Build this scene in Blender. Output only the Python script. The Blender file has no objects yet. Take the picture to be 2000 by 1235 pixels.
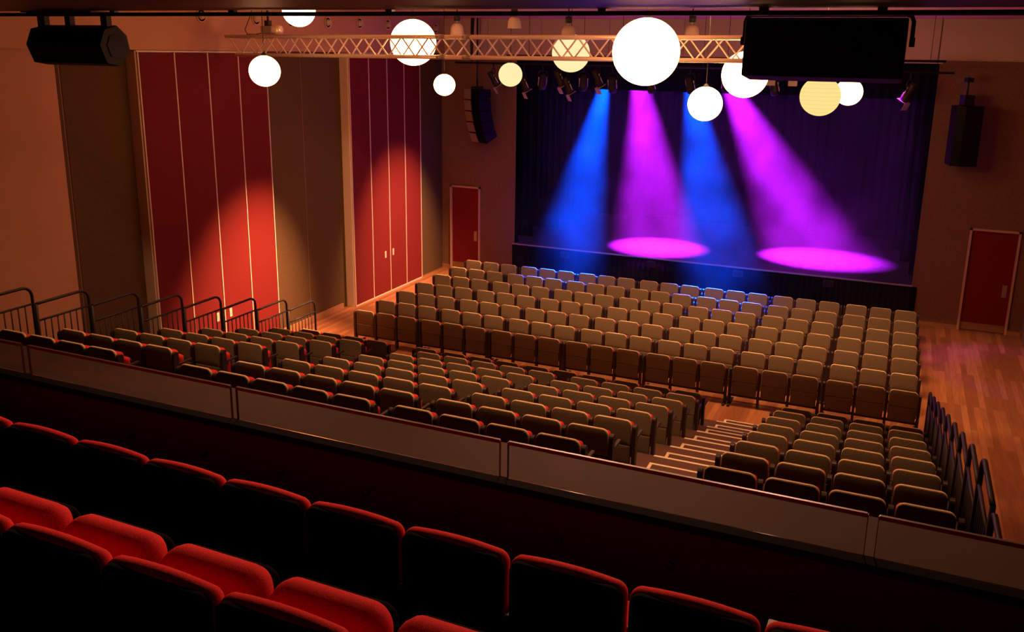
import bpy, bmesh, math, random
from mathutils import Vector, Matrix, Euler
R = math.radians
C = bpy.context.scene.collection
S = bpy.context.scene
random.seed(7)

# ------------------------------------------------------------------ camera, world, exposure
cam = bpy.data.cameras.new('camera')
cam.sensor_fit = 'HORIZONTAL'; cam.sensor_width = 36.0
cam.lens = 1719.664 / 2000 * 36.0
cam.shift_x = (1000 - 1016.335) / 2000
cam.shift_y = (531.893 - 617.5) / 2000
cam.clip_start = 0.05; cam.clip_end = 200
co = bpy.data.objects.new('camera', cam); C.objects.link(co)
co.location = (10.501276, -15.88395, 6.406551)
co.rotation_euler = (1.325926, -0.015622, 0.406835)
S.camera = co
w = bpy.data.worlds.new('world'); S.world = w; w.use_nodes = True
w.node_tree.nodes['Background'].inputs[0].default_value = (0.02, 0.008, 0.004, 1)
w.node_tree.nodes['Background'].inputs[1].default_value = 0.06
S.view_settings.view_transform = 'Standard'; S.view_settings.look = 'None'
S.view_settings.gamma = 1.0; S.view_settings.use_curve_mapping = False
S.view_settings.exposure = 0.0
cy = S.cycles
cy.max_bounces = 6; cy.diffuse_bounces = 3; cy.glossy_bounces = 3; cy.transmission_bounces = 4
cy.volume_bounces = 1; cy.transparent_max_bounces = 12
cy.caustics_reflective = False; cy.caustics_refractive = False
cy.sample_clamp_indirect = 4.0; cy.sample_clamp_direct = 0.0
cy.use_adaptive_sampling = True; cy.adaptive_threshold = 0.01; cy.use_denoising = True
cy.use_light_tree = True
cy.volume_step_rate = 1.0; cy.volume_max_steps = 128

WARM = (1.0, 0.45, 0.20)

def light(name, kind, loc, power, color, target=None, **kw):
    d = bpy.data.lights.new(name, kind); d.energy = power; d.color = color
    for k, v in kw.items(): setattr(d, k, v)
    o = bpy.data.objects.new(name, d); C.objects.link(o); o.location = loc
    if target is not None:
        o.rotation_euler = (Vector(target) - Vector(loc)).to_track_quat('-Z', 'Y').to_euler()
    return o

def strip(name, y, z, x0, x1, power, tilt=0.0, width=0.05, spread=100):
    o = light(name, 'AREA', ((x0 + x1) / 2, y, z), power, WARM, shape='RECTANGLE', size=x1 - x0, size_y=width)
    o.rotation_euler = (tilt, 0, 0); o.data.spread = R(spread)
    return o
# unseen house light strips above ceiling slots added to shape their light
CEIL = 7.3
strip('ceiling_strip_over_stalls', -1.4, 7.9, 0.6, 11.8, 620, R(22))
strip('ceiling_strip_over_tiers', -7.6, 7.9, 0.6, 11.2, 240, R(15))
strip('ceiling_strip_over_cross_aisle', 0.05, 7.9, 0.6, 13.0, 195, 0, 0.05, 80)
# wall washers on the red partitions
light('wall_washer_near', 'SPOT', (2.6, -0.3, 6.95), 12500, WARM, (-1.87, -1.45, 0.4), spot_size=R(41), spot_blend=1.0, shadow_soft_size=0.1)
light('wall_washer_far', 'SPOT', (2.5, 4.4, 6.95), 7800, WARM, (-1.87, 4.6, 0.5), spot_size=R(46), spot_blend=1.0, shadow_soft_size=0.1)
# unseen spots added under the hall ceiling to brighten the balcony seats
for x in (4.5, 7.0, 9.5):
    light('balcony_fill_spot', 'SPOT', (x, -5.6, 7.25), 1150, (1.0, 0.42, 0.25), (x + .6, -13.4, 4.3), spot_size=R(50), spot_blend=0.7, shadow_soft_size=0.05)
# stage spots behind the black border
MAG = (0.54, 0.009, 1.0); BLU = (0.0, 0.05, 1.0)
light('stage_spot_magenta', 'SPOT', (3.184, 9.5, 6.70), 185000, MAG, (4.29, 8.76, .967), spot_size=R(29), spot_blend=1.0, shadow_soft_size=0.05)
light('stage_spot_magenta', 'SPOT', (5.458, 9.5, 6.38), 185000, MAG, (8.65, 9.35, .967), spot_size=R(29), spot_blend=1.0, shadow_soft_size=0.05)
light('stage_spot_blue', 'SPOT', (2.114, 10.5, 6.25), 340000, BLU, (2.67, 5.44, .62), spot_size=R(19), spot_blend=1.0, shadow_soft_size=0.05)
light('stage_spot_blue', 'SPOT', (4.45, 10.5, 6.36), 340000, BLU, (6.85, 5.44, .62), spot_size=R(20), spot_blend=1.0, shadow_soft_size=0.05)
light('side_spot_magenta', 'SPOT', (10.2, 6.2, 6.0), 1100, MAG, (13.2, 4.5, 0.0), spot_size=R(34), spot_blend=0.8, shadow_soft_size=0.05)

# ------------------------------------------------------------------ materials
def mat(name, color, rough=0.6, metal=0.0, spec=0.5, noise=None, sheen=0.0, bump=None, coat=0.0):
    m = bpy.data.materials.new(name); m.use_nodes = True
    nt = m.node_tree; b = nt.nodes['Principled BSDF']
    b.inputs['Base Color'].default_value = (*color, 1); b.inputs['Roughness'].default_value = rough
    b.inputs['Metallic'].default_value = metal; b.inputs['Specular IOR Level'].default_value = spec
    if sheen: b.inputs['Sheen Weight'].default_value = sheen; b.inputs['Sheen Tint'].default_value = (*color, 1)
    if coat: b.inputs['Coat Weight'].default_value = coat
    if noise or bump:
        tc = nt.nodes.new('ShaderNodeTexCoord')
    if noise:
        sc, amt = noise
        n = nt.nodes.new('ShaderNodeTexNoise'); n.inputs['Scale'].default_value = sc; n.inputs['Detail'].default_value = 5
        nt.links.new(tc.outputs['Object'], n.inputs['Vector'])
        r = nt.nodes.new('ShaderNodeValToRGB')
        r.color_ramp.elements[0].position = 0.3; r.color_ramp.elements[1].position = 0.7
        r.color_ramp.elements[0].color = (*[c * (1 - amt) for c in color], 1)
        r.color_ramp.elements[1].color = (*[min(1, c * (1 + amt)) for c in color], 1)
        nt.links.new(n.outputs['Fac'], r.inputs['Fac']); nt.links.new(r.outputs['Color'], b.inputs['Base Color'])
    if bump:
        sc, st = bump
        n2 = nt.nodes.new('ShaderNodeTexNoise'); n2.inputs['Scale'].default_value = sc; n2.inputs['Detail'].default_value = 3
        nt.links.new(tc.outputs['Object'], n2.inputs['Vector'])
        bp = nt.nodes.new('ShaderNodeBump'); bp.inputs['Strength'].default_value = st; bp.inputs['Distance'].default_value = 0.01
        nt.links.new(n2.outputs['Fac'], bp.inputs['Height']); nt.links.new(bp.outputs['Normal'], b.inputs['Normal'])
    return m

def timber(name):
    m = bpy.data.materials.new(name); m.use_nodes = True
    nt = m.node_tree; b = nt.nodes['Principled BSDF']; L = nt.links.new
    tc = nt.nodes.new('ShaderNodeTexCoord'); mp = nt.nodes.new('ShaderNodeMapping')
    mp.inputs['Rotation'].default_value = (0, 0, R(90))
    L(tc.outputs['Object'], mp.inputs['Vector'])
    br = nt.nodes.new('ShaderNodeTexBrick')
    br.inputs['Color1'].default_value = (0.30, 0.115, 0.05, 1); br.inputs['Color2'].default_value = (0.56, 0.25, 0.115, 1)
    br.inputs['Mortar'].default_value = (0.16, 0.06, 0.03, 1)
    br.inputs['Scale'].default_value = 1.0; br.inputs['Mortar Size'].default_value = 0.0015
    br.inputs['Brick Width'].default_value = 1.9; br.inputs['Row Height'].default_value = 0.11
    br.inputs['Bias'].default_value = -0.25; br.offset = 0.37; br.offset_frequency = 3
    L(mp.outputs['Vector'], br.inputs['Vector'])
    n = nt.nodes.new('ShaderNodeTexNoise'); n.inputs['Scale'].default_value = 3.0; n.inputs['Detail'].default_value = 6
    m2 = nt.nodes.new('ShaderNodeMapping'); m2.inputs['Scale'].default_value = (8, 0.7, 1)
    L(tc.outputs['Object'], m2.inputs['Vector']); L(m2.outputs['Vector'], n.inputs['Vector'])
    mx = nt.nodes.new('ShaderNodeMix'); mx.data_type = 'RGBA'; mx.blend_type = 'MULTIPLY'; mx.inputs[0].default_value = 0.55
    rp = nt.nodes.new('ShaderNodeValToRGB')
    rp.color_ramp.elements[0].color = (0.55, 0.5, 0.48, 1); rp.color_ramp.elements[1].color = (1, 1, 1, 1)
    rp.color_ramp.elements[0].position = 0.3; rp.color_ramp.elements[1].position = 0.65
    L(n.outputs['Fac'], rp.inputs['Fac'])
    L(br.outputs['Color'], mx.inputs[6]); L(rp.outputs['Color'], mx.inputs[7])
    L(mx.outputs[2], b.inputs['Base Color'])
    b.inputs['Roughness'].default_value = 0.34; b.inputs['Specular IOR Level'].default_value = 0.4
    return m

def emis(name, color, strength, lines=0.0):
    m = bpy.data.materials.new(name); m.use_nodes = True
    nt = m.node_tree; nt.nodes.clear(); L = nt.links.new
    out = nt.nodes.new('ShaderNodeOutputMaterial'); e = nt.nodes.new('ShaderNodeEmission')
    e.inputs['Color'].default_value = (*color, 1); e.inputs['Strength'].default_value = strength
    if lines:      # the wire hoops inside the paper show as thin darker rings
        tc = nt.nodes.new('ShaderNodeTexCoord'); sp = nt.nodes.new('ShaderNodeSeparateXYZ')
        L(tc.outputs['Object'], sp.inputs['Vector'])
        mu = nt.nodes.new('ShaderNodeMath'); mu.operation = 'MULTIPLY'; mu.inputs[1].default_value = 16.0
        fr = nt.nodes.new('ShaderNodeMath'); fr.operation = 'FRACT'
        gt = nt.nodes.new('ShaderNodeMath'); gt.operation = 'GREATER_THAN'; gt.inputs[1].default_value = 0.09
        ma = nt.nodes.new('ShaderNodeMath'); ma.operation = 'MULTIPLY_ADD'; ma.inputs[1].default_value = lines * strength; ma.inputs[2].default_value = (1 - lines) * strength
        L(sp.outputs['Z'], mu.inputs[0]); L(mu.outputs[0], fr.inputs[0]); L(fr.outputs[0], gt.inputs[0]); L(gt.outputs[0], ma.inputs[0])
        L(ma.outputs[0], e.inputs['Strength'])
    L(e.outputs[0], out.inputs['Surface'])
    return m

M = {}
M['plaster'] = mat('tan_plaster', (0.50, 0.27, 0.13), 0.8, noise=(1.2, 0.06))
M['acoustic'] = mat('olive_acoustic_felt', (0.105, 0.063, 0.030), 0.95, spec=0.1, noise=(60, 0.18), bump=(120, 0.3))
M['groove'] = mat('joint_timber_strip', (0.20, 0.11, 0.05), 0.6)
M['frontwall'] = mat('brown_acoustic_felt', (0.23, 0.13, 0.072), 0.95, spec=0.1, noise=(40, 0.15), bump=(100, 0.3))
M['redpanel'] = mat('red_fabric_wall_panel', (0.15, 0.012, 0.011), 0.85, spec=0.2, noise=(200, 0.12), bump=(250, 0.25))
M['trim'] = mat('pale_aluminium_trim', (0.75, 0.60, 0.47), 0.45, spec=0.5)
M['doorred'] = mat('red_painted_door', (0.20, 0.007, 0.009), 0.6, spec=0.3)
M['doorframe'] = mat('pale_timber_door_frame', (0.62, 0.40, 0.28), 0.6)
M['kick'] = mat('brass_kick_plate', (0.30, 0.15, 0.07), 0.6)
M['timber'] = timber('jarrah_floor_boards')
M['skirting'] = mat('timber_skirting', (0.40, 0.19, 0.09), 0.5)
M['ply'] = mat('plywood_ceiling', (0.60, 0.30, 0.14), 0.7, noise=(3, 0.12))
M['cream'] = mat('cream_wall_board', (0.60, 0.47, 0.34), 0.8)
M['black'] = mat('black_stage_paint', (0.012, 0.012, 0.014), 0.75, spec=0.25)
M['stagefloor'] = mat('black_stage_boards', (0.055, 0.053, 0.055), 0.5, spec=0.3, noise=(9, 0.35))
M['velvet'] = mat('black_velour_drape', (0.008, 0.007, 0.009), 0.95, spec=0.05)
M['skirt'] = mat('black_pleated_skirt', (0.007, 0.006, 0.007), 0.95, spec=0.03)
M['lip'] = mat('stage_edge_strip', (0.35, 0.33, 0.33), 0.4)
M['olive'] = mat('olive_tweed_seat_fabric', (0.155, 0.12, 0.076), 0.95, spec=0.1, noise=(95, 0.4), sheen=0.15)
M['oliveplain'] = mat('olive_plain_seat_fabric', (0.125, 0.094, 0.06), 0.95, spec=0.1, noise=(60, 0.08))
M['lit_rim'] = mat('tan_seat_piping', (0.62, 0.45, 0.27), 0.7)  # overhead light on the chair-back rims, put into the colour
M['redseat'] = mat('red_seat_fabric', (0.55, 0.03, 0.03), 0.9, spec=0.15, sheen=0.3, noise=(150, 0.1))
M['redplush'] = mat('crimson_plush', (0.62, 0.026, 0.026), 0.9, spec=0.1, sheen=0.3, noise=(220, 0.22), bump=(300, 0.3))
M['plum'] = mat('dark_plum_plastic', (0.020, 0.010, 0.010), 0.5, spec=0.4)
M['metal'] = mat('black_powder_coated_steel', (0.016, 0.013, 0.012), 0.5, spec=0.35)
M['steel'] = mat('dull_steel', (0.45, 0.42, 0.40), 0.4, metal=0.8)
M['alu'] = mat('aluminium_tube', (0.95, 0.84, 0.72), 0.3, metal=0.35)
M['carpet'] = mat('dark_brown_carpet', (0.11, 0.06, 0.052), 1.0, spec=0.05, noise=(200, 0.25))
M['nosing'] = mat('pale_nosing_strip', (0.80, 0.68, 0.50), 0.7)
M['soffit'] = mat('dark_gloss_soffit', (0.035, 0.015, 0.010), 0.5, spec=0.25)
M['ledge'] = mat('brown_laminate_ledge', (0.058, 0.029, 0.013), 0.8, spec=0.15, noise=(4, 0.06))
M['parapet'] = mat('dark_red_parapet_cloth', (0.045, 0.006, 0.008), 0.9, spec=0.1)
M['spk'] = mat('black_speaker_grille', (0.006, 0.005, 0.006), 0.7, spec=0.2)
M['spkgloss'] = mat('black_speaker_shell', (0.006, 0.004, 0.004), 0.4, spec=0.1)
M['spkgrey'] = mat('charcoal_speaker_grille', (0.32, 0.25, 0.21), 0.6, spec=0.2)
M['paper'] = mat('pale_gel_frame', (0.55, 0.50, 0.48), 0.6)
M['nozzle'] = mat('painted_metal_nozzle', (0.60, 0.42, 0.28), 0.4, spec=0.5)
M['dark'] = mat('dark_void', (0.005, 0.003, 0.003), 0.95, spec=0.05)
M['lamp_hot'] = emis('glowing_white_paper', (1.0, 0.43, 0.17), 17.0)
M['lamp_mid'] = emis('glowing_cream_paper', (1.0, 0.80, 0.40), 1.08, lines=0.06)
M['lamp_soft'] = emis('glowing_yellow_paper', (1.0, 0.74, 0.26), 1.03, lines=0.2)
# frosted pendant glass
m = mat('frosted_pendant_glass', (0.75, 0.6, 0.55), 0.5); m.node_tree.nodes['Principled BSDF'].inputs['Transmission Weight'].default_value = 0.3
M['frost'] = m
# thin clear glass: mostly see-through with a mirror sheen
m = bpy.data.materials.new('clear_glass_sheet'); m.use_nodes = True
nt = m.node_tree; nt.nodes.clear()
o_ = nt.nodes.new('ShaderNodeOutputMaterial'); tr = nt.nodes.new('ShaderNodeBsdfTransparent'); gl = nt.nodes.new('ShaderNodeBsdfGlossy')
gl.inputs['Roughness'].default_value = 0.03; tr.inputs['Color'].default_value = (0.93, 0.95, 0.94, 1)
fr = nt.nodes.new('ShaderNodeFresnel'); fr.inputs['IOR'].default_value = 1.13
mx = nt.nodes.new('ShaderNodeMixShader')
nt.links.new(fr.outputs[0], mx.inputs[0]); nt.links.new(tr.outputs[0], mx.inputs[1]); nt.links.new(gl.outputs[0], mx.inputs[2]); nt.links.new(mx.outputs[0], o_.inputs['Surface'])
M['glass'] = m
M['glassedge'] = mat('polished_glass_edge', (0.12, 0.065, 0.034), 0.4, spec=0.3)
# stage haze
m = bpy.data.materials.new('stage_haze'); m.use_nodes = True
nt = m.node_tree; nt.nodes.clear()
o_ = nt.nodes.new('ShaderNodeOutputMaterial'); vs = nt.nodes.new('ShaderNodeVolumeScatter')
vs.inputs['Density'].default_value = 0.012; vs.inputs['Anisotropy'].default_value = 0.0
tc = nt.nodes.new('ShaderNodeTexCoord'); nz = nt.nodes.new('ShaderNodeTexNoise'); nz.inputs['Scale'].default_value = 0.9; nz.inputs['Detail'].default_value = 3
rm = nt.nodes.new('ShaderNodeMapRange'); rm.inputs['From Min'].default_value = 0.3; rm.inputs['From Max'].default_value = 0.7
rm.inputs['To Min'].default_value = 0.004; rm.inputs['To Max'].default_value = 0.024
nt.links.new(tc.outputs['Object'], nz.inputs['Vector']); nt.links.new(nz.outputs['Fac'], rm.inputs['Value']); nt.links.new(rm.outputs['Result'], vs.inputs['Density'])
nt.links.new(vs.outputs[0], o_.inputs['Volume'])
M['haze'] = m

# ------------------------------------------------------------------ mesh builder
class MB:
    def __init__(s): s.v = []; s.f = []; s.smooth = []
    def add(s, vs, fs, smooth=False):
        n = len(s.v); s.v += [tuple(v) for v in vs]; s.f += [tuple(i + n for i in f) for f in fs]; s.smooth += [smooth] * len(fs)
        return s
    def box(s, x0, x1, y0, y1, z0, z1, bevel=0.0):
        if bevel:
            bm = bmesh.new()
            bmesh.ops.create_cube(bm, size=1)
            for v in bm.verts: v.co = Vector(((x0 + x1) / 2 + v.co.x * (x1 - x0), (y0 + y1) / 2 + v.co.y * (y1 - y0), (z0 + z1) / 2 + v.co.z * (z1 - z0)))
            bmesh.ops.bevel(bm, geom=bm.edges[:] + bm.verts[:], offset=bevel, segments=2, affect='EDGES', profile=0.6)
            bm.verts.index_update()
            s.add([v.co for v in bm.verts], [[v.index for v in f.verts] for f in bm.faces]); bm.free()
            return s
        return s.add([(x0, y0, z0), (x1, y0, z0), (x1, y1, z0), (x0, y1, z0), (x0, y0, z1), (x1, y0, z1), (x1, y1, z1), (x0, y1, z1)],
                     [(0, 3, 2, 1), (4, 5, 6, 7), (0, 1, 5, 4), (1, 2, 6, 5), (2, 3, 7, 6), (3, 0, 4, 7)])
    def prism(s, pts, a, b, axis='x', smooth=False):
        # closed outline pts (2-D) extruded along axis from a to b
        def P(u, v, t): return {'x': (t, u, v), 'y': (u, t, v), 'z': (u, v, t)}[axis]
        n = len(pts)
        vs = [P(u, v, a) for u, v in pts] + [P(u, v, b) for u, v in pts]
        fs = [(i, (i + 1) % n, n + (i + 1) % n, n + i) for i in range(n)]
        s.add(vs, fs, smooth); k = len(s.v) - 2 * n
        s.f += [tuple(k + i for i in reversed(range(n))), tuple(k + n + i for i in range(n))]; s.smooth += [False, False]
        return s
    def tube(s, pts, r, n=8, caps=True):
        pts = [Vector(p) for p in pts]; rings = []
        t0 = (pts[1] - pts[0]).normalized()
        up = Vector((0, 0, 1)) if abs(t0.z) < 0.9 else Vector((1, 0, 0))
        a = t0.cross(up).normalized()
        for i, p in enumerate(pts):
            t = ((pts[min(i + 1, len(pts) - 1)] - p).normalized() + (p - pts[max(i - 1, 0)]).normalized())
            t = t.normalized() if t.length > 1e-6 else t0
            a = (a - t * a.dot(t)).normalized(); b = t.cross(a)
            rr = r[i] if isinstance(r, (list, tuple)) else r
            rings.append([p + (a * math.cos(2 * math.pi * k / n) + b * math.sin(2 * math.pi * k / n)) * rr for k in range(n)])
        vs = [v for g in rings for v in g]; fs = []
        for i in range(len(pts) - 1):
            for k in range(n): fs.append((i * n + k, i * n + (k + 1) % n, (i + 1) * n + (k + 1) % n, (i + 1) * n + k))
        s.add(vs, fs, True)
        if caps:
            k0 = len(s.v) - len(vs)
            s.f += [tuple(k0 + k for k in reversed(range(n))), tuple(k0 + (len(pts) - 1) * n + k for k in range(n))]; s.smooth += [False, False]
        return s
    def lathe(s, prof, n=24, c=(0, 0, 0), axis='z', smooth=True):
        vs = []; fs = []
        for r, h in prof:
            for k in range(n):
                a = 2 * math.pi * k / n; u, v = r * math.cos(a), r * math.sin(a)
                p = {'z': (u, v, h), 'x': (h, u, v), 'y': (u, h, v)}[axis]
                vs.append((c[0] + p[0], c[1] + p[1], c[2] + p[2]))
        for i in range(len(prof) - 1):
            for k in range(n): fs.append((i * n + k, i * n + (k + 1) % n, (i + 1) * n + (k + 1) % n, (i + 1) * n + k))
        return s.add(vs, fs, smooth)
    def slab(s, outline, y0, y1, rim, bulge0=0.0, bulge1=0.0):
        # convex XZ outline given thickness along y with rounded rims; bulge pushes the face centres out
        def inset(d):
            n = len(outline); out = []
            for i in range(n):
                p, a, b = Vector(outline[i]), Vector(outline[i - 1]), Vector(outline[(i + 1) % n])
                e1 = (p - a).normalized(); e2 = (b - p).normalized()
                n1 = Vector((-e1.y, e1.x)); n2 = Vector((-e2.y, e2.x)); m = (n1 + n2)
                m = m.normalized() if m.length > 1e-6 else n1
                out.append(p + m * d / max(0.5, m.dot(n1)))
            return out
        rings = [(y0, rim), (y0 + rim * 0.13, rim * 0.5), (y0 + rim * 0.5, rim * 0.13), (y0 + rim, 0), (y1 - rim, 0), (y1 - rim * 0.5, rim * 0.13), (y1 - rim * 0.13, rim * 0.5), (y1, rim)]
        n = len(outline); vs = []
        for y, d in rings: vs += [(p[0], y, p[1]) for p in inset(d)]
        fs = []
        for i in range(len(rings) - 1):
            for k in range(n): fs.append((i * n + k, i * n + (k + 1) % n, (i + 1) * n + (k + 1) % n, (i + 1) * n + k))
        cx = sum(p[0] for p in outline) / n; cz = sum(p[1] for p in outline) / n
        def cap(base, y, bl, flip):
            c = [(cx + (vs[base + k][0] - cx) * 0.55, y + bl * 0.8, cz + (vs[base + k][2] - cz) * 0.55) for k in range(n)]
            b0 = len(vs); vs.extend(c); ci = len(vs); vs.append((cx, y + bl, cz))
            for k in range(n):
                q = (base + k, base + (k + 1) % n, b0 + (k + 1) % n, b0 + k); fs.append(q[::-1] if flip else q)
                t = (b0 + k, b0 + (k + 1) % n, ci); fs.append(t[::-1] if flip else t)
        L = len(rings) - 1
        cap(L * n, y1, bulge1, False); cap(0, y0, -bulge0, True)
        return s.add(vs, fs, True)
    def mesh(s, name):
        me = bpy.data.meshes.new(name); me.from_pydata(s.v, [], s.f); me.update()
        bm = bmesh.new(); bm.from_mesh(me); bmesh.ops.recalc_face_normals(bm, faces=bm.faces); bm.to_mesh(me); bm.free()
        me.polygons.foreach_set('use_smooth', s.smooth)
        return me
    def obj(s, name, material, parent=None, loc=None, rot=None):
        me = s.mesh(name); me.materials.append(material if not isinstance(material, str) else M[material])
        o = bpy.data.objects.new(name, me); C.objects.link(o)
        if parent: o.parent = parent
        if loc: o.location = loc
        if rot: o.rotation_euler = rot
        return o

def arc(cx, cz, r, a0, a1, n=5):
    return [(cx + r * math.cos(R(a0 + (a1 - a0) * i / n)), cz + r * math.sin(R(a0 + (a1 - a0) * i / n))) for i in range(n + 1)]
def rrect(w, z0, z1, rt, rb, crown=0.0):
    h = w / 2
    pts = arc(-h + rb, z0 + rb, rb, 180, 270, 3) + arc(h - rb, z0 + rb, rb, 270, 360, 3) + arc(h - rt, z1 - rt, rt, 0, 90, 6)
    if crown: pts += [(x, z1 + crown * (1 - (x / (h - rt)) ** 2)) for x in [(h - rt) * (1 - 2 * i / 8) for i in range(1, 8)]]
    return pts + arc(-h + rt, z1 - rt, rt, 90, 180, 6)

def tag(o, label, cat, group=None, kind=None):
    o['label'] = label; o['category'] = cat
    if group: o['group'] = group
    if kind: o['kind'] = kind
    return o
def thing(name, label, cat, loc=(0, 0, 0), rz=0.0, group=None):
    o = bpy.data.objects.new(name, None); C.objects.link(o); o.empty_display_size = 0.1
    o.location = loc; o.rotation_euler = (0, 0, rz)
    return tag(o, label, cat, group)
def struct(name, mb, material, label=None, cat=None, parent=None):
    o = mb.obj(name, material, parent); o['kind'] = 'structure'
    o['label'] = label or name.replace('_', ' '); o['category'] = cat or name.split('_')[0]
    return o
def dup(root, loc, rz=0.0, label=None, group=None, skip=()):
    r = root.copy(); C.objects.link(r); r.location = loc; r.rotation_euler = (0, 0, rz)
    if label: r['label'] = label
    if group: r['group'] = group
    for ch in list(root.children):
        if ch.name.split('.')[0] in skip: continue
        c = ch.copy(); C.objects.link(c); c.parent = r
        for g in ch.children:
            d = g.copy(); C.objects.link(d); d.parent = c
    return r
ORD = ('first second third fourth fifth sixth seventh eighth ninth tenth eleventh twelfth thirteenth fourteenth fifteenth '
       'sixteenth seventeenth eighteenth nineteenth twentieth twenty-first').split()

# ------------------------------------------------------------------ the hall
YS = 7.287; HS = 0.967; XL = -2.12; XR = 13.62; YB = -18.0
struct('floor', MB().box(XL - .1, XR + .2, YB, YS + .1, -0.2, 0), 'timber', 'polished red timber boards of the hall floor', 'floor')
# left wall: plaster behind everything, a bulkhead above the panels
struct('wall_left', MB().box(XL - .4, XL - .12, YB, YS + .2, 0, 9.0), 'cream', 'left side wall behind the felt panels', 'wall')
struct('wall_left_plaster', MB().box(XL - .08, XL + .03, YB, -5.53, 0, 6.36), 'plaster', 'tan plaster part of the left wall', 'wall')
struct('wall_left_bulkhead', MB().box(XL - .08, -1.862, YB, YS, 6.345, 9.0), 'plaster', 'tan bulkhead above the red panels', 'wall')
struct('baseboard_left', MB().box(XL, XL + .035, -0.45, 2.2, 0, 0.13).box(XL, XL + .035, 6.0, YS, 0, 0.13), 'skirting', 'timber skirting under the felt panels', 'baseboard')
# right wall, back wall
struct('wall_right', MB().box(XR, XR + .3, YB, YS + .2, 0, 9.0), 'frontwall', 'right side wall beyond the floor', 'wall')
struct('wall_back', MB().box(XL - .4, XR + .3, YB - .3, YB, 0, 9.0), 'frontwall', 'wall behind the balcony', 'wall')
# front wall round the stage opening
OX0, OX1, OZ = 0.42, 11.14, 6.24
fw = MB().box(XL - .1, -1.63, YS, YS + .3, 0, 6.3).box(-1.63, -0.74, YS, YS + .3, 2.49, 6.3).box(-0.74, OX0, YS, YS + .3, 0, 6.3)
fw.box(OX1, 12.30, YS, YS + .3, 0, 6.36).box(12.30, 13.28, YS, YS + .3, 2.47, 6.36).box(13.28, XR, YS, YS + .3, 0, 6.36)
struct('wall_front', fw, 'frontwall', 'dark felt wall either side of the stage', 'wall')
fb = MB()
bx = [XL - .1, -0.45, 1.15, 3.1, 5.1, 7.1, 9.1, 11.1, XR]
for i in range(8): fb.box(bx[i] + .006, bx[i + 1] - .006, YS - .05, YS + .3, 6.30, 9.0)
struct('wall_front_bulkhead', fb, 'cream', 'cream boards above the stage opening', 'wall')
struct('baseboard_front', MB().box(OX1 + .15, 12.25, YS - .03, YS, 0, 0.1).box(13.33, XR, YS - .03, YS, 0, 0.1).box(XL, -1.69, YS - .03, YS, 0, 0.1).box(-0.68, 0.3, YS - .03, YS, 0, 0.1), 'skirting', 'timber skirting under the front wall', 'baseboard')
struct('trim_1', MB().box(OX0 - .03, OX0, YS - .012, YS + .3, HS, OZ).box(OX1, OX1 + .03, YS - .012, YS + .3, HS, OZ), 'groove', 'edge trim of the stage opening', 'trim')
struct('trim_2', MB().box(11.2, XR, YS - .09, YS - .02, 6.28, 6.37), 'groove', 'ledge under the bulkhead right of the stage', 'trim')
# ceiling with three slots added to cut the strip light; roof and baffles above
ce = MB()
for a, b in ((-9.5, -8.0), (-7.186, -1.246), (-0.75, -0.14), (0.12, YS)):
    ce.box(XL - .1, XR, a, b, CEIL, CEIL + .02)
ce.box(XL - .1, 0.5, -9.5, YS, CEIL + .02, CEIL + .04)
struct('ceiling', ce, 'ply', 'plywood hall ceiling', 'ceiling')
struct('ceiling_void_baffles', MB().box(XL - .1, XR, -9.6, YS, 8.9, 9.0).box(XL, XR, -.46, -.42, CEIL + .021, 8.9).box(XL, XR, -4.02, -4.0, CEIL + .021, 8.9), 'dark', 'dark roof with added light baffles above the slots', 'ceiling')
struct('ceiling_soffit', MB().box(XL, XR, YB, -9.5, 6.724, 6.9).box(XL, XR, -9.6, -9.5, 6.9, 9.0), 'soffit', 'dark glossy soffit over the balcony', 'ceiling')

def door(name, x0, x1, h, label, knob_right):
    o = thing(name, label, 'door', ((x0 + x1) / 2, YS, 0)); o['kind'] = 'structure'
    w2 = (x1 - x0) / 2; f = 0.05
    MB().box(-w2, -w2 + f, -.05, .12, 0, h).box(w2 - f, w2, -.05, .12, 0, h).box(-w2, w2, -.05, .12, h - f, h).obj('door_frame', 'doorframe', o)
    lf = MB().box(-w2 + f, w2 - f, .02, .07, 0.01, h - f).obj('door_leaf', 'doorred', o)
    MB().box(-w2 + f + .01, w2 - f - .01, .012, .02, 0.02, 0.2).obj('kick_plate', 'kick', o)
    s = 1 if knob_right else -1
    MB().box(s * (w2 - .17) - .05, s * (w2 - .17) + .05, .008, .02, 0.9, 1.2, 0.003).obj('push_plate', 'steel', o)
    return o
door('door_1', -1.68, -0.69, 2.54, 'red door left of the stage beside the red panels', True)
door('door_2', 12.25, 13.33, 2.52, 'red door right of the stage with brass kick plate', True)

# felt panels between the red partitions
def felt(y0, y1, label):
    o = MB().box(XL - .08, XL, y0, y1, 0.0, 6.34, 0.006).obj('acoustic_panel', 'acoustic')
    return tag(o, label, 'wall panel', 'olive felt wall panels')
felt(-5.525, -5.44, 'narrow olive felt strip beside the tan plaster at the far left')
felt(-5.41, -4.03, 'olive felt panel just before the nearer red partition')
felt(-0.62, 0.88, 'olive felt panel just after the nearer red partition')
felt(0.90, 2.43, 'olive felt panel just before the farther red partition')
o = MB().box(XL - .08, -1.96, 5.88, YS - .004, 0.0, 6.34, 0.006).obj('acoustic_panel', 'acoustic')
tag(o, 'olive felt panel between the farther red partition and corner', 'wall panel', 'olive felt wall panels')
tag(MB().box(XL - .08, XL - .01, -5.44, -5.41, 0, 6.34).obj('joint_strip', 'groove'), 'thin timber joint strip in the felt at far left', 'strip', 'timber joint strips')
tag(MB().box(XL - .08, XL - .004, 0.88, 0.90, 0, 6.34).obj('joint_strip', 'groove'), 'thin timber joint strip between the two red partitions', 'strip', 'timber joint strips')

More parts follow.
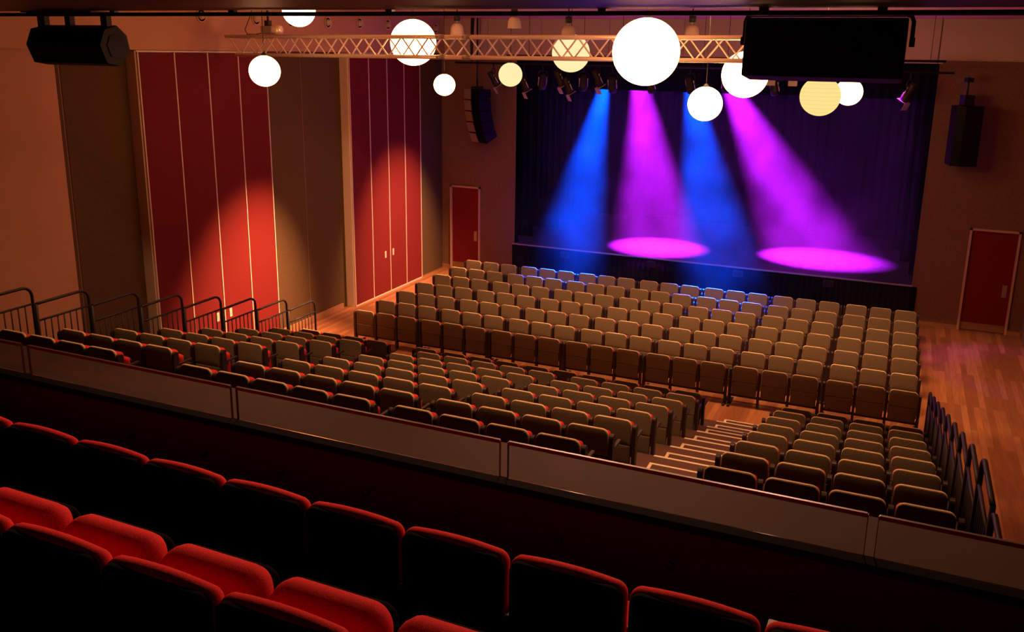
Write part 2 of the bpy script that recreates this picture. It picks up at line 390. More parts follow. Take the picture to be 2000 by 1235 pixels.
def partition(y0, wp, label, handles):
    X = -1.871
    o = thing('red_partition', label, 'partition', (X, y0, 0), 0, 'red partitions on the left wall')
    H = 6.325
    MB().box(XL - X, -.03, -.035, 0.0, 0, H).box(XL - X, -.03, 4 * wp, 4 * wp + .02, 0, H).box(XL - X, -.03, 0, 4 * wp, H - .02, H + .01).obj('frame', 'trim', o)
    for i in range(4):
        p = MB().box(-.06, 0, i * wp + .012, (i + 1) * wp - .012, .03, H - .03, .004).obj('panel', 'redpanel', o)
        for h in handles:
            if h[0] == i:
                MB().box(0, .008, h[1] - .035, h[1] + .035, h[2] - .09, h[2] + .09).box(.008, .014, h[1] - .012, h[1] + .012, h[2] - .04, h[2] + .05).obj('flush_handle', 'trim', p)
    for i in range(5):
        MB().box(-.05, .012, i * wp - .011, i * wp + .011, 0.02, H - .01).obj('edge_strip', 'trim', o)
    MB().box(-.06, .006, 0, 4 * wp, 0.0, 0.03).obj('bottom_strip', 'trim', o)
    return o
partition(-4.02, 0.853, 'tall red folding partition of four panels nearer the balcony', [(1, 1.50, 1.08), (2, 1.88, 1.08)])
partition(2.43, 0.853, 'tall red folding partition of four panels nearer the stage', [(1, 1.46, 1.08), (2, 1.85, 1.08)])

# air nozzles on the bulkhead
def nozzle(y, z, lab):
    o = thing('air_nozzle', lab, 'air nozzle', (-1.862, y, z), 0, 'round air nozzles on the left bulkhead')
    MB().lathe([(0.0, .0), (.135, .0), (.135, .025), (.118, .03), (.105, .012)], 28, axis='x').obj('ring', 'nozzle', o)
    MB().lathe([(.105, .012), (.09, .016), (.07, .004), (.05, .004)], 24, axis='x').obj('throat', 'dark', o)
    MB().lathe([(.075, .006), (.06, .055), (.035, .07), (.0, .072)], 20, axis='x').obj('cone', 'nozzle', o)
for i, (y, z) in enumerate(((-2.415, 6.985), (-0.858, 6.985), (0.255, 6.985), (1.621, 7.0), (2.924, 7.03), (4.212, 7.04), (6.75, 7.02))):
    nozzle(y, z, f'round air nozzle on the tan bulkhead, {ORD[i]} from the balcony end')

# ------------------------------------------------------------------ stage
struct('floor_stage', MB().box(OX0, OX1, YS + .02, YS + .4, 0.2, HS).box(-1.2, 12.6, YS + .4, 13.6, 0.2, HS), 'stagefloor', 'black stage floor', 'floor')
struct('trim_3', MB().box(OX0 - .06, OX1 + .02, YS - .03, YS + .02, HS - .03, HS + .004), 'lip', 'pale edge strip along the stage front', 'trim')
struct('wall_stage', MB().box(-1.4, 12.8, 13.6, 13.8, 0, 9).box(-1.4, -1.2, YS + .3, 13.6, 0, 9).box(12.6, 12.8, YS + .3, 13.6, 0, 9), 'black', 'black walls of the stage house', 'wall')
struct('ceiling_stage', MB().box(-1.4, 12.8, YS + .3, 13.8, 8.9, 9.0), 'black', 'black roof of the stage house', 'ceiling')
def drape(x0, x1, z0, z1, amp, pitch, axis='x', n=None):
    # a pleated cloth with thickness
    L = x1 - x0; n = n or max(8, int(L / pitch * 8)); vs = []; fs = []
    for side in (0, 1):
        for k in (0, 1):
            for i in range(n + 1):
                t = x0 + L * i / n
                d = amp * math.sin(2 * math.pi * (t - x0) / pitch + 0.7 * math.sin(t * 1.7)) + side * 0.015
                vs.append((t, d, (z0, z1)[k]) if axis == 'x' else (d, t, (z0, z1)[k]))
    m_ = n + 1
    for i in range(n):
        fs.append((i, i + 1, m_ + i + 1, m_ + i)); fs.append((2 * m_ + i + 1, 2 * m_ + i, 3 * m_ + i, 3 * m_ + i + 1))
        fs.append((m_ + i, m_ + i + 1, 3 * m_ + i + 1, 3 * m_ + i)); fs.append((i + 1, i, 2 * m_ + i, 2 * m_ + i + 1))
    fs += [(0, m_, 3 * m_, 2 * m_), (n, 2 * m_ + n, 3 * m_ + n, m_ + n)]
    return MB().add(vs, fs, True)
o = drape(OX0 - .06, OX1 + .12, 0.0, HS - .03, 0.018, 0.14).obj('stage_skirt', 'skirt', loc=(0, YS - .03, 0)); tag(o, 'black pleated skirt hanging along the stage front', 'stage skirt')
o = drape(-1.1, 12.5, HS, 8.6, 0.05, 0.28).obj('backdrop_drape', 'velvet', loc=(0, 13.3, 0)); tag(o, 'black velour drape across the back of the stage', 'drape')
o = drape(-1.1, 12.5, 5.44, 8.8, 0.03, 0.22).obj('border_drape', 'velvet', loc=(0, 7.95, 0)); tag(o, 'black border drape hanging below the top of stage opening', 'drape')
for k, y in enumerate((8.4, 10.0, 11.6)):
    for s, (a, b) in enumerate(((-1.15, 0.55 + .22 * k), (11.05 - .22 * k, 12.55))):
        o = drape(a, b, HS, 8.6, 0.04, 0.2).obj('wing_drape', 'velvet', loc=(0, y, 0))
        tag(o, f'black {("front", "middle", "rear")[k]} wing drape on the {("door side near red panels", "side near the kick plate door")[s]}', 'drape', 'black wing drapes')
for i, (x, z) in enumerate(((2.03, .86), (4.55, .86), (6.92, .86), (9.2, .86))):
    o = thing('socket_box', f'small dark socket box on the stage skirt, {ORD[i]} from the red panels', 'socket box', (x, YS - .06, z - .06), 0, 'socket boxes on the stage skirt')
    MB().box(-.13, .13, -.02, .0, -.09, .09, .004).obj('plate', 'metal', o); MB().box(-.10, .10, -.028, -.02, -.06, .05).obj('flap', 'black', o)
hz = MB().prism([(5.9, 0.02), (13.25, 0.02), (13.25, 6.2), (7.32, 6.2), (7.32, 3.2), (5.9, 2.2)], 0.44, 11.13, 'x').obj('stage_haze', 'haze'); tag(hz, 'thin haze over the stage that shows the light beams', 'haze', kind='stuff')

# ------------------------------------------------------------------ auditorium chairs
P = 0.53; G = 0.073; TOP = 0.785
def chair_meshes():
    d = {}
    back = MB().slab(rrect(.447, .485, TOP, .065, .015), -.018, .012, .008, 0.004, 0)
    d['backrest'] = back, 'olive'
    d['lower_panel'] = MB().slab(rrect(.447, .225, .480, .012, .03), -.020, .016, .010), 'oliveplain'
    d['back_cushion'] = MB().slab(rrect(.452, .30, TOP - .048, .04, .04), .010, .130, .036, 0, .015), 'redseat'
    st = MB().slab(rrect(.43, .27, .64, .05, .05), .155, .225, .03, .0, .02)
    d['seat'] = st, 'redseat'
    d['seat_underside'] = MB().slab(rrect(.42, .29, .62, .05, .05), .222, .246, .01), 'plum'
    sd = [(-.03, .02), (.055, .02), (.055, .70)] + arc(.0125, .70, .0425, 10, 170, 6)[0:] + [(-.03, .70)]
    d['side_post'] = MB().prism(sd, -.021, .021, 'x'), 'plum'
    d['armrest'] = MB().box(-.02, .02, .05, .29, .545, .575, .008).box(-.018, .018, .05, .09, .50, .55), 'plum'
    return {k: (mb.mesh(k), m_) for k, (mb, m_) in d.items()}
CM = chair_meshes()
for me, m_ in CM.values(): me.materials.append(M[m_])
RIMLIT = MB().slab(rrect(.455, .49, TOP + .004, .068, .015), -.011, .016, .006).mesh('rim_highlight'); RIMLIT.materials.append(M['lit_rim'])  # tan band painting the bright lit edge round each chair back
LEGF = MB().box(-.02, .02, .0, .05, 0.02, .30).box(-.025, .025, -.12, .36, 0.0, .03, .006).mesh('leg'); LEGF.materials.append(M['metal'])
BEAM = MB().box(-.265, .265, .0, .05, .185, .225).mesh('beam'); BEAM.materials.append(M['metal'])
SIDEF = MB().box(-.022, .022, -.02, .20, 0.0, .03, .006).mesh('side_foot'); SIDEF.materials.append(M['plum'])
def put(me, name, parent, loc=(0, 0, 0)):
    o = bpy.data.objects.new(name, me); C.objects.link(o); o.parent = parent; o.location = loc; return o
def chair_proto(sides, kind):
    t = thing('theatre_chair', 'x', 'chair')
    for k in ('backrest', 'lower_panel', 'back_cushion', 'seat'): 
        o = put(CM[k][0], k, t)
        if k == 'backrest': put(RIMLIT, 'rim_highlight', o)
        if k == 'seat': put(CM['seat_underside'][0], 'seat_underside', o)
    for s in sides:
        o = put(CM['side_post'][0], 'side_post', t, (s * .265, 0, 0)); put(CM['armrest'][0], 'armrest', o)
        if kind == 'tier': put(SIDEF, 'side_foot', o)
    if kind == 'floor':
        put(BEAM, 'beam', t)
        for s in sides:
            if s in LEGS[tuple(sides)]: put(LEGF, 'leg', t, (s * .255, 0, 0))
    return t
LEGS = {(-1,): (-1,), (): (), (-1, 1): (-1, 1), (1,): (1,)}
PROTO = {}
def chair(key, kind, sides, loc, rz, label, group):
    if key not in PROTO:
        t = chair_proto(list(sides), kind); PROTO[key] = t
        t.location = loc; t.rotation_euler = (0, 0, rz); t['label'] = label; t['group'] = group
        return t
    return dup(PROTO[key], loc, rz, label, group)
DY = 0.907
for r in range(7):
    for j in range(21):
        x = j * P + (j // 3) * G
        key, sides = (('fA', (-1,)), ('fB', (-1,)), ('fC', (-1, 1)))[j % 3]
        if j % 3 == 1: key = 'fB'
        lab = f'fold-up chair on the timber floor, {ORD[6 - r]} row from stage, {ORD[j]} from the red partitions'
        LEGS[(-1,)] = (-1,) if key == 'fA' else ()
        LEGS[(-1, 1)] = (1,)
        chair(key, 'floor', sides, (x, r * DY, 0), 0, lab, f'olive chairs on the timber floor, {ORD[6 - r]} row from stage')
# tiers
Y0, Z0, RISE = -8.566, 2.845 - TOP, 0.259
def row_yz(r): return (Y0 + r * DY, Z0 - r * RISE) if r < 7 else (-2.292, 0.25)
XC0, XRB = 1.78, 9.436
XM = 7.801; GM = 0.213
midx = [XM - (8 - k) * P - (GM if k < 5 else 0) for k in range(9)]
frontx = [2.83, 3.42, 3.95, 4.48, 5.05, 5.58, 6.11, 6.68, 7.21, 7.74]
c3x = [1.884, 1.845, 1.815, 1.79, 1.765, 1.745, 1.73, 1.755]
for r in range(8):
    y, z = row_yz(r)
    up = ORD[7 - r]
    pl = 0.513 if r < 7 else 0.505
    for k in range(4):     # block beside the red partitions, numbered from the aisle
        x = c3x[r] - (3 - k) * pl
        chair('tE' if k == 3 else 'tA', 'tier', (-1, 1) if k == 3 else (-1,), (x, y, z), 0,
              f'tiered chair by the red partitions, {up} row up, {ORD[3 - k]} from the aisle',
              f'tiered chairs by the red partitions, {up} row up')
    xs = frontx if r == 7 else midx
    for k, x in enumerate(xs):
        end = (k == len(xs) - 1) or (r < 7 and k == 4) or (r == 7 and k in (0, 3, 6))
        n = len(xs) - 1 - k
        chair('tE' if end else 'tA', 'tier', (-1, 1) if end else (-1,), (x, y, z), 0,
              f'chair in the middle tiers, {up} row up, {ORD[n]} from the striped steps',
              f'chairs of the middle tiered block, {up} row up')
    for k in range(4):
        x = XRB + k * P + (0.03 if r == 7 else 0)
        chair('tE' if k == 3 else 'tA', 'tier', (-1, 1) if k == 3 else (-1,), (x, y, z), 0,
              f'tiered chair by the bare floor, {up} row up, {ORD[k]} from the striped steps',
              f'tiered chairs beyond the striped steps, {up} row up')

# the tiers themselves
tp = thing('seating_platform', 'stepped brown carpeted platform carrying the tiered chairs', 'seating platform', (0, 0, 0))
edges = [row_yz(r + 1)[0] - .05 if r < 7 else -1.46 for r in range(8)]
TX0, TX1 = -0.30, 11.28
for r in range(8):
    z = row_yz(r)[1]; yb = edges[r - 1] if r else -9.45
    MB().box(TX0, TX1, yb, edges[r], 0 if r == 7 else row_yz(r + 1)[1] - .06, z).obj('tier', 'carpet', tp)
MB().box(TX0, TX1, -11.2, -9.45, 0, Z0 + RISE).obj('tier', 'carpet', tp)
AIS = ((2.12, 3.05, 6), (8.10, 9.13, 7))
for (a, b, rmax) in AIS:
    for r in range(rmax + 1):
        z = row_yz(r)[1]; e = edges[r]
        if True:
            MB().box(a, b, e - .03, e + .003, z, z + .006).box(a, b, e, e + .006, z - .03, z + .006).obj('nosing_strip', 'nosing', tp)
        # half step standing on the next lower tier
        zl = row_yz(r + 1)[1] if r < 7 else 0.0
        hz_ = (z + zl) / 2
        st = MB().box(a + .07, b - .07, e, e + .42, zl, hz_).obj('half_step', 'carpet', tp)
        MB().box(a + .07, b - .07, e + .39, e + .423, hz_, hz_ + .006).box(a + .07, a + .11, e + .02, e + .39, hz_, hz_ + .006).box(a + .07, b - .07, e + .42, e + .426, hz_ - .02, hz_ + .006).obj('nosing_strip', 'nosing', st)

# handrails at both ends of the tiers
def rail_meshes():
    H = 1.11; Lr = 0.86; r = .021
    top = [(0, -Lr, H - .005)] + [(0, -Lr + .15, H - .003)] + [(0, -.14 + .14 * math.sin(R(a)), H - .14 + .14 * math.cos(R(a))) for a in range(0, 91, 15)] + [(0, 0, 0.0)]
    d = {'top_rail': MB().tube(top, r, 10), 'mid_rail': MB().tube([(0, -Lr, H - .25), (0, 0, H - .25)], .016, 8), 'bottom_rail': MB().tube([(0, -Lr, .1), (0, 0, .1)], .014, 8),
         'back_post': MB().tube([(0, -Lr, 0), (0, -Lr, H - .005)], r, 10)}
    for k in range(7): d[f'baluster{k}'] = MB().tube([(0, -Lr + .105 * (k + 1), .1), (0, -Lr + .105 * (k + 1), H - .25)], .010, 6)
    return {k: v.mesh(k.rstrip('0123456789')) for k, v in d.items()}
RM = rail_meshes()
for me in RM.values(): me.materials.append(M['metal'])
RP = None
def rail(x, y, z, label, group):
    global RP
    if RP is None:
        RP = thing('guard_rail', label, 'guard rail', (x, y, z), 0, group)
        for k, me in RM.items(): put(me, k.rstrip('0123456789'), RP)
        return RP
    return dup(RP, (x, y, z), 0, label, group)
for r in range(-1, 8):
    y, z = (Y0 + r * DY, Z0 - r * RISE)
    if r == 7: z = 0.25
    rail(-0.29, y + .80, z, f'black guard rail by the red partitions, {ORD[7 - r]} from the front of the tiers', 'black guard rails on the red partition side')
for r in range(-2, 8):
    y, z = (Y0 + r * DY, Z0 - r * RISE)
    if r == 7: z = 0.25
    if r == -2: z = Z0 + RISE
    rail(11.36, y + .80, z, f'black guard rail beside the bare timber floor, {ORD[7 - r]} from the front of the tiers', 'black guard rails on the bare floor side')

# ------------------------------------------------------------------ balcony
struct('floor_balcony', MB().box(XL, XR, YB, -11.30, 3.1, 3.5).box(XL, XR, YB, -13.10, 3.5, 3.8).box(XL, XR, YB, -14.25, 3.8, 4.1), 'carpet', 'dark carpeted balcony floor', 'floor')
struct('wall_balcony', MB().box(XL, XR, -11.80, -11.28, 3.5, 4.045), 'parapet', 'dark red parapet wall at the balcony front', 'wall')
struct('trim_4', MB().box(XL, XR, -11.83, -11.757, 4.045, 4.088), 'dark', 'black rail under the glass on the parapet', 'trim')
struct('trim_5', MB().box(XL, XR, -11.745, -11.335, 4.045, 4.085), 'ledge', 'brown laminate ledge on the parapet', 'trim')
pj = [(-0.76, 1.06), (1.11, 2.93), (2.98, 4.83), (4.90, 6.735), (6.785, 8.632), (8.685, 10.553), (10.604, 12.44), (12.49, 13.6)]
for i, (a, b) in enumerate(pj):
    g = thing('glass_screen', f'clear glass screen panel on the balcony ledge, {ORD[i]} from the left wall', 'glass screen', ((a + b) / 2, -11.75, 4.085), 0, 'glass screens on the balcony ledge')
    h = (b - a) / 2
    MB().box(-h, h, -.006, .006, 0, .205).obj('pane', 'glass', g)
    MB().box(-h, h, -.010, .010, .205, .226, .003).obj('top_edge', 'glassedge', g)
    MB().box(-h - .004, -h, -.008, .008, 0, .22).box(h, h + .004, -.008, .008, 0, .22).obj('end_edge', 'glassedge', g)
for i in range(11):
    x = 4.656 + i * .6225
    o = thing('wall_knob', f'small round dark knob on the red parapet wall, {ORD[i]} from the left', 'knob', (x, -11.80, 3.815), 0, 'round knobs on the parapet')
    MB().lathe([(0, -.012), (.024, -.012), (.026, 0), (.0, 0)], 16, axis='y').obj('base_plate', 'plum', o)
    MB().tube([(0, -.01, .0), (0, -.035, -.002), (0, -.042, .012), (0, -.036, .022)], .006, 8).obj('peg', 'metal', o)
def plush_meshes():
    d = {}
    d['backrest'] = MB().slab(rrect(.528, .12, .785, .055, .05, crown=.012), -.045, .035, .034, .0, .02), 'redplush'
    d['back_shell'] = MB().slab(rrect(.508, .10, .780, .05, .05), -.058, -.030, .006, .003, 0), 'dark'
    d['seat'] = MB().slab(rrect(.50, .34, .70, .09, .05), .16, .33, .075, .0, .0), 'redplush'
    d['seat_base'] = MB().slab(rrect(.47, .35, .66, .06, .05), .31, .345, .01), 'dark'
    d['side_panel'] = MB().box(-.02, .02, -.05, .36, 0, .50, .01).box(-.025, .025, .05, .38, .50, .54, .01), 'plum'
    return {k: (mb.mesh(k), m_) for k, (mb, m_) in d.items()}
BM = plush_meshes()
for me, m_ in BM.values(): me.materials.append(M[m_])
BP = None
SEATD = MB().slab(rrect(.50, -.08, .30, .09, .05), .0, .13, .05).mesh('seat'); SEATD.materials.append(M['redplush'])
def plush(x, y, z, rz, label, group):
    global BP
    if BP is None:
        BP = thing('balcony_chair', label, 'chair', (x, y, z), rz, group)
        for k in ('backrest', 'back_shell', 'seat'):
            o = put(BM[k][0], k, BP)
            if k == 'seat': put(BM['seat_base'][0], 'seat_base', o)
        put(BM['side_panel'][0], 'side_panel', BP, (-.268, 0, 0))
        return BP
    return dup(BP, (x, y, z), rz, label, group)
bx1 = [3.81, 4.345, 4.88, 5.41, 5.939, 6.479, 7.005, 7.533, 8.062, 8.592, 9.136, 9.675, 10.216, 10.76, 11.30]
for i in range(len(bx1) - 1):
    x = (bx1[i] + bx1[i + 1]) / 2; y = -12.684 - .0155 * (x - 5.94)
    o = plush(x, y, 3.5, R(-.9), f'crimson plush chair in the front balcony row, {ORD[i]} from the left wall', 'crimson chairs in the front balcony row')
    for c in o.children:
        if c.name.startswith('seat'):
            c.data = SEATD; c.rotation_euler = (R(-90), 0, 0); c.location = (0, .14, .42)
            for g in c.children: bpy.data.objects.remove(g)
BP = None
bx2 = [4.76, 5.30, 5.835, 6.37, 6.905, 7.441, 7.98, 8.513, 9.048, 9.59, 10.13]
for i in range(len(bx2) - 1):
    x = (bx2[i] + bx2[i + 1]) / 2; y = -13.795 - .015 * (x - 7.44)
    plush(x, y, 3.8, R(-.9), f'crimson plush chair in the second balcony row, {ORD[i]} from the left', 'crimson chairs in the second balcony row')

# ------------------------------------------------------------------ speakers hung at the balcony soffit
rl = thing('hanging_rail', 'long dark rail under the soffit edge', 'rail', (0, -9.5, 6.675))
MB().box(XL + .1, XR - .1, -.02, .02, 0, .033, .003).obj('bar', 'soffit', rl)
for x in (2.5, 3.6, 5.0, 6.6, 8.4, 9.55, 10.3, 11.6): MB().box(x - .03, x + .03, -.025, .025, .02, .055).obj('clamp', 'metal', rl)
t = thing('wedge_speaker', 'black wedge loudspeaker under the soffit near the left wall', 'speaker', (2.90, -9.33, 6.41), 0)
prof = [(-.10, -.175), (.05, -.20), (.20, -.05), (.17, .10), (.06, .19), (-.10, .15), (-.17, .0)]
MB().prism(prof, -.52, .46, 'x').obj('cabinet', 'spk', t)
MB().prism([(u * .97, v * .97) for u, v in prof], .46, .475, 'x').obj('end_cap', 'spkgloss', t)
MB().prism([(u * .6 + .02, v * .6) for u, v in prof], .475, .48, 'x').obj('end_recess', 'spk', t)
MB().box(-.50, -.40, -.03, .03, .12, .30).box(.36, .44, -.03, .03, .12, .30).box(-.12, -.05, -.03, .03, .12, .30).box(-.50, .44, -.21, .03, .302, .3142).obj('bracket', 'metal', t)
t = thing('box_speaker', 'large black box loudspeaker under the soffit at right', 'speaker', (9.95, -9.35, 6.46), 0)
MB().box(-.515, .515, -.18, .18, -.205, .185, .012).obj('cabinet', 'spk', t, rot=(R(-6), 0, 0))
MB().box(-.49, .49, -.192, -.178, -.185, .165, .003).obj('grille', 'spk', t, rot=(R(-6), 0, 0))
yk = [(-.545, 0, 0.02), (-.545, 0, .18), (-.53, 0, .215), (-.50, 0, .225), (.50, 0, .225), (.53, 0, .215), (.545, 0, .18), (.545, 0, 0.02)]
MB().tube(yk, .014, 8).obj('yoke', 'metal', t)
for s in (-1, 1): MB().lathe([(0, .0), (.03, .0), (.03, .035), (0, .035)], 16, c=(s * .53 if s > 0 else -.565, 0, .05), axis='x').obj('yoke_knob', 'metal', t)

# line array left of the stage
t = thing('line_array', 'curved hanging line array of black cabinets left of the stage', 'speaker', (-0.45, 6.55, 4.0), R(-28))
zt, yt, ang = 1.42, 0.0, 0.0
MB().box(-.12, .12, -.12, .12, 1.42, 1.47).obj('flying_frame', 'metal', t)
MB().tube([(0, 0, 1.47), (0, 0, CEIL - 4.0 - .003)], .025, 8).obj('hanging_pole', 'metal', t)
for k in range(5):
    h = .30; a = R(2 + 5.5 * k)
    c = MB().prism([(-.20, -h / 2 + .003), (.20, -h / 2 + .03), (.20, h / 2 - .03), (-.20, h / 2 - .003)], -.36, .36, 'x').obj('cabinet', 'spkgloss', t, loc=(0, yt, zt - h / 2), rot=(a, 0, 0))
    MB().box(-.34, -.02, -.212, -.20, -h / 2 + .01, h / 2 - .01, .003).obj('grille', 'spkgrey', c)
    MB().prism([(-.20, -.22), (-.28, -.19), (-.28, -.19 + .02), (-.20, -.18)][::-1], 0, 0.001, 'z')
    MB().tube([(.02, -.205, -h / 2 + .01), (.02, -.205, h / 2 - .01)], .02, 8).tube([(.16, -.205, -h / 2 + .01), (.16, -.205, h / 2 - .01)], .02, 8).obj('horn_edge', 'spkgloss', c)
    zt -= h * math.cos(a) * .97; yt += h * math.sin(a) * .97
# right column speaker
t = thing('column_speaker', 'tall black loudspeaker on bracket right of the stage', 'speaker', (11.80, 6.72, 4.05), R(24))
MB().prism([(-.33, -.22), (-.18, -.33), (.22, -.33), (.30, -.15), (.30, .24), (-.24, .24)], 0, 1.34, 'z').obj('cabinet', 'spkgloss', t)
MB().box(-.16, .21, -.345, -.33, .03, 1.31, .004).obj('grille', 'spk', t)
for k in range(4): MB().lathe([(0, 0), (.025, 0), (.025, .01), (0, .01)], 12, c=(.305, -.02, .2 + .3 * k), axis='x').obj('rigging_point', 'steel', t)
MB().box(-.13, .10, -.10, .14, 1.34, 1.58, .01).tube([(-.02, .05, 1.56), (-.02, .05, 1.98)], .022, 8).box(-.08, .06, -.02, .14, 1.86, 1.96).obj('bracket', 'metal', t)

# ------------------------------------------------------------------ truss
t = thing('lighting_truss', 'long aluminium box truss crossing the hall', 'truss', (-1.5, -2.2, 6.278), 0)
t.rotation_euler = (0, R(-.33), 0)
TL, TH, TD = 11.4, .335, .30
for nm, (y, z) in {'a': (0, 0), 'b': (0, TH), 'c': (TD, 0), 'd': (TD, TH)}.items():
    MB().tube([((0.22 if z == 0 else 0), y, z), (TL, y, z)], .034, 12).obj('chord', 'alu', t)
br = {0: MB(), 1: MB(), 2: MB(), 3: MB()}
x = .08; k = 0; up = True
while x < TL - .35:
    st = .27
    a, b = ((TH, 0) if up else (0, TH))
    br[0].tube([(x, 0, a), (x + st, 0, b)], .0135, 6, False); br[1].tube([(x + .1, TD, a), (x + st + .1, TD, b)], .0135, 6, False)
    a, b = ((TD, 0) if up else (0, TD))
    br[2].tube([(x + .05, a, TH), (x + st + .05, b, TH)], .0135, 6, False); br[3].tube([(x + .05, a, 0), (x + st + .05, b, 0)], .0135, 6, False)
    x += st; up = not up
for k in br: br[k].obj('lacing', 'alu', t)
for xj in (4.55, 5.05):
    for y, z in ((0, 0), (0, TH), (TD, 0), (TD, TH)): MB().tube([(xj, y, z), (xj + .16, y, z)], .039, 12).obj('coupler', 'steel', t)
# hoist at the truss end
h = thing('chain_hoist', 'chain hoist holding the left end of truss', 'hoist', (-0.62, -2.05, 6.66), 0)
MB().box(-.10, .14, -.08, .10, 0, .15, .01).obj('motor_box', 'steel', h); MB().lathe([(0, -.17), (.075, -.17), (.08, -.15), (.08, .0), (0, .0)], 18, c=(.30, 0, .08), axis='x').obj('motor_drum', 'alu', h)
MB().box(-.03, .06, -.05, .05, .13, .25).tube([(.015, 0, .24), (.015, 0, .66)], .02, 8).obj('hook_block', 'metal', h)
MB().tube([(-.1, .0, .03), (-.3, .02, -.0), (-.5, .02, .0), (-.55, .02, .08), (-.4, .02, .35), (-.3, .0, .62)], .008, 6).obj('cable', 'metal', h)

# lighting bars above the stage opening
def bar(name, y, x0, x1, z0, z1, label, r=.026):
    o = thing(name, label, 'lighting bar', (x0, y, z0), 0, 'lighting bars')
    MB().tube([(0, 0, 0), (x1 - x0, 0, z1 - z0)], r, 10).obj('pipe', 'metal', o)
    for f in (.06, .3, .55, .8, .97): MB().tube([((x1 - x0) * f, 0, (z1 - z0) * f), ((x1 - x0) * f, 0, CEIL - z0 - .004)], .006, 6).obj('drop_wire', 'metal', o)
    return o
bar('lighting_bar', 6.0, -0.84, 11.42, 6.112, 6.112, 'long black lighting bar across the top of the stage opening')
bar('lighting_bar', 5.3, 1.0, 11.2, 6.32, 6.36, 'upper black lighting bar just under the bulkhead boards')
def fixture(x, z, tilt, yaw, label, plate=True, y=6.0):
    o = thing('stage_lamp', label, 'stage lamp', (x, y, z), yaw, 'unlit stage lamps on the bar')
    L = .42
    b = MB().lathe([(0, -.2), (.07, -.2), (.085, -.16), (.085, .05), (.10, .06), (.10, .2), (.09, .22), (0, .20)], 18, axis='y').obj('body', 'metal', o, rot=(R(-tilt), 0, 0))
    MB().tube([(-.105, -.1, .03), (-.105, .15, .03)], .012, 6).tube([(.105, -.1, .03), (.105, .15, .03)], .012, 6).obj('side_rod', 'alu', b)
    if plate: MB().box(-.12, .12, .23, .40, -.125, -.118, .002).obj('barn_door', 'paper', b)
    if plate: MB().box(-.115, .115, .225, .232, -.115, .115, .003).obj('gel_frame', 'paper', b)
    MB().tube([(-.125, 0, 0), (-.125, 0, .2), (-.08, 0, .26), (.08, 0, .26), (.125, 0, .2), (.125, 0, 0)], .012, 6).tube([(0, 0, .26), (0, 0, 6.112 - z)], .018, 6).obj('yoke', 'metal', o)
    return o
lamps = [(0.30, 5.72, 58, -50, True), (1.18, 5.62, 62, -45, True), (1.72, 5.68, 60, 30, False), (2.18, 5.78, 62, -45, True), (2.42, 5.60, 62, -48, True), (2.85, 5.68, 58, 20, False),
         (3.22, 5.80, 62, -40, True), (3.62, 5.66, 58, 10, False), (4.6, 5.68, 58, -20, False), (5.6, 5.70, 58, -10, False), (6.5, 5.75, 58, 20, False), (7.6, 5.72, 58, -15, False), (8.6, 5.7, 58, 25, False), (10.55, 5.68, 62, 60, True)]
for i, (x, z, a, yw, pl) in enumerate(lamps):
    fixture(x, z, a, R(yw), f'unlit black stage lamp on the bar, {ORD[i]} from the red panels', pl)
for i, x in enumerate((7.55, 8.05)):
    o = MB().box(-.10, .10, -.05, .05, -.06, .06, .006).box(-.015, .015, -.015, .2, .06, .30).obj('junction_box', 'paper', loc=(x, 5.82, 5.80)); tag(o, ('pale junction box hanging beside the stage lamps', 'pale junction box nearest the yellow lantern')[i], 'junction box', 'junction boxes')

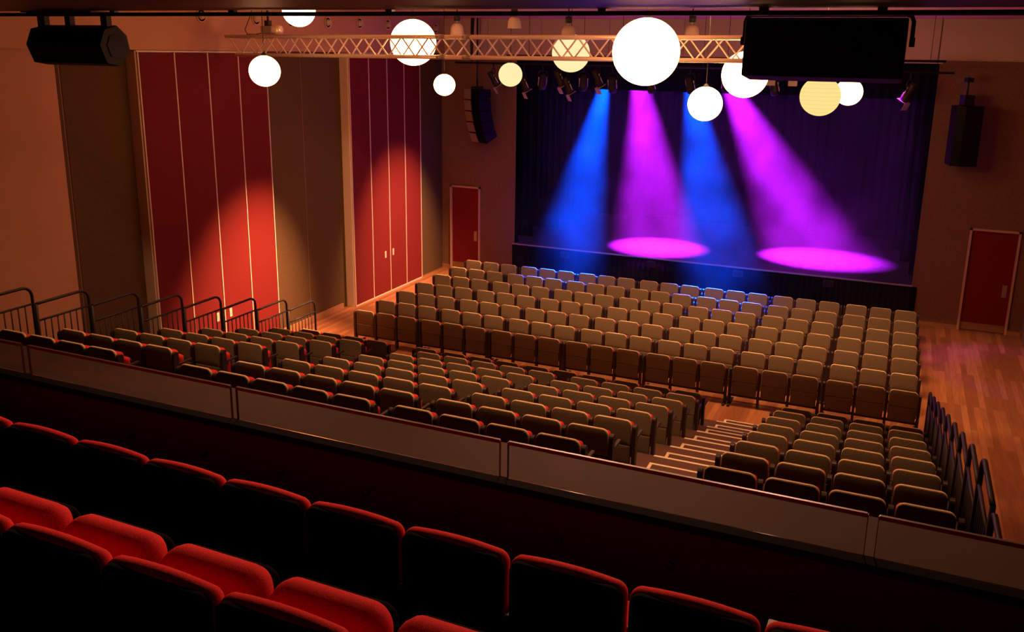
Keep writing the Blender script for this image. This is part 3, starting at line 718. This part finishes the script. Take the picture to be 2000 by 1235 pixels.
# ------------------------------------------------------------------ lanterns and pendants
def sphere(r, nu=40, nv=24):
    prof = [(max(1e-4, r * math.sin(math.pi * i / nv)), -r * math.cos(math.pi * i / nv) * .985) for i in range(nv + 1)]
    return MB().lathe(prof, nu)
LAN = [((0.755, -3.891, 6.04), .253, 'lamp_hot', 'small glowing paper lantern just under the truss end'),
       ((3.0, -5.9, 6.90), .215, 'lamp_hot', 'glowing paper lantern half hidden behind the soffit'),
       ((2.07, -1.30, 6.55), .42, 'lamp_hot', 'large glowing paper lantern behind the truss lacing'),
       ((1.324, 1.301, 5.697), .232, 'lamp_hot', 'smallest white paper lantern, low before the felt corner'),
       ((2.609, 1.912, 5.934), .257, 'lamp_mid', 'small cream paper lantern beside the line array'),
       ((4.11, 1.56, 6.404), .387, 'lamp_mid', 'cream paper lantern half hidden behind the truss'),
       ((7.18, -3.845, 6.438), .458, 'lamp_hot', 'biggest glowing paper lantern, in front of the truss'),
       ((7.369, -0.631, 5.603), .293, 'lamp_hot', 'lowest white paper lantern, over the blue beam'),
       ((8.11, -1.296, 6.116), .366, 'lamp_hot', 'white paper lantern partly behind the box loudspeaker'),
       ((9.246, -0.896, 5.803), .315, 'lamp_soft', 'yellow ribbed paper lantern below the box loudspeaker'),
       ((9.417, 3.636, 5.721), .272, 'lamp_hot', 'white paper lantern just behind the yellow ribbed one')]
for (p, r, m_, lab) in LAN:
    o = thing('paper_lantern', lab, 'lantern', p, 0, 'round paper lanterns')
    sphere(r).obj('shade', m_, o)
    MB().lathe([(0, r * .97), (.05, r * .97), (.05, r * .985 + .015), (.015, r + .05), (0, r + .05)], 16).obj('cap', 'metal', o)
    MB().tube([(0, 0, r + .03), (0, 0, CEIL - p[2])], .006, 6).obj('cord', 'metal', o)
def pendant(x, y, z, lab):
    o = thing('pendant_lamp', lab, 'pendant lamp', (x, y, z), 0, 'unlit frosted pendant lamps')
    MB().lathe([(.14, -.10), (.135, .02), (.11, .09), (.06, .125), (.04, .13), (.035, .13), (.055, .12), (.10, .085), (.128, .02), (.133, -.10)], 24).obj('shade', 'frost', o)
    MB().lathe([(0, .13), (.035, .13), (.035, .18), (0, .18)], 14).obj('socket', 'steel', o)
    MB().lathe([(0, .18), (.065, .18), (.065, .30), (0, .30)], 16).tube([(0, 0, .3), (0, 0, CEIL - z)], .012, 8).obj('cap', 'metal', o)
pendant(1.79, 1.0, 6.84, 'unlit frosted pendant lamp beside the bulkhead corner')
pendant(4.25, 1.0, 6.80, 'unlit frosted pendant lamp above the half hidden lantern')
pendant(6.70, 1.0, 6.82, 'unlit frosted pendant lamp beside the biggest lantern')
pendant(3.0, 1.2, 6.98, 'unlit frosted pendant lamp high against the plywood')
o = MB().tube([(-.35, 6.05, 7.28), (-.37, 6.05, 6.7), (-.36, 6.02, 6.15)], [.05, .045, .03], 10).obj('cable_bundle', 'metal'); tag(o, 'thick black cable bundle dropping to the lighting bar', 'cable')
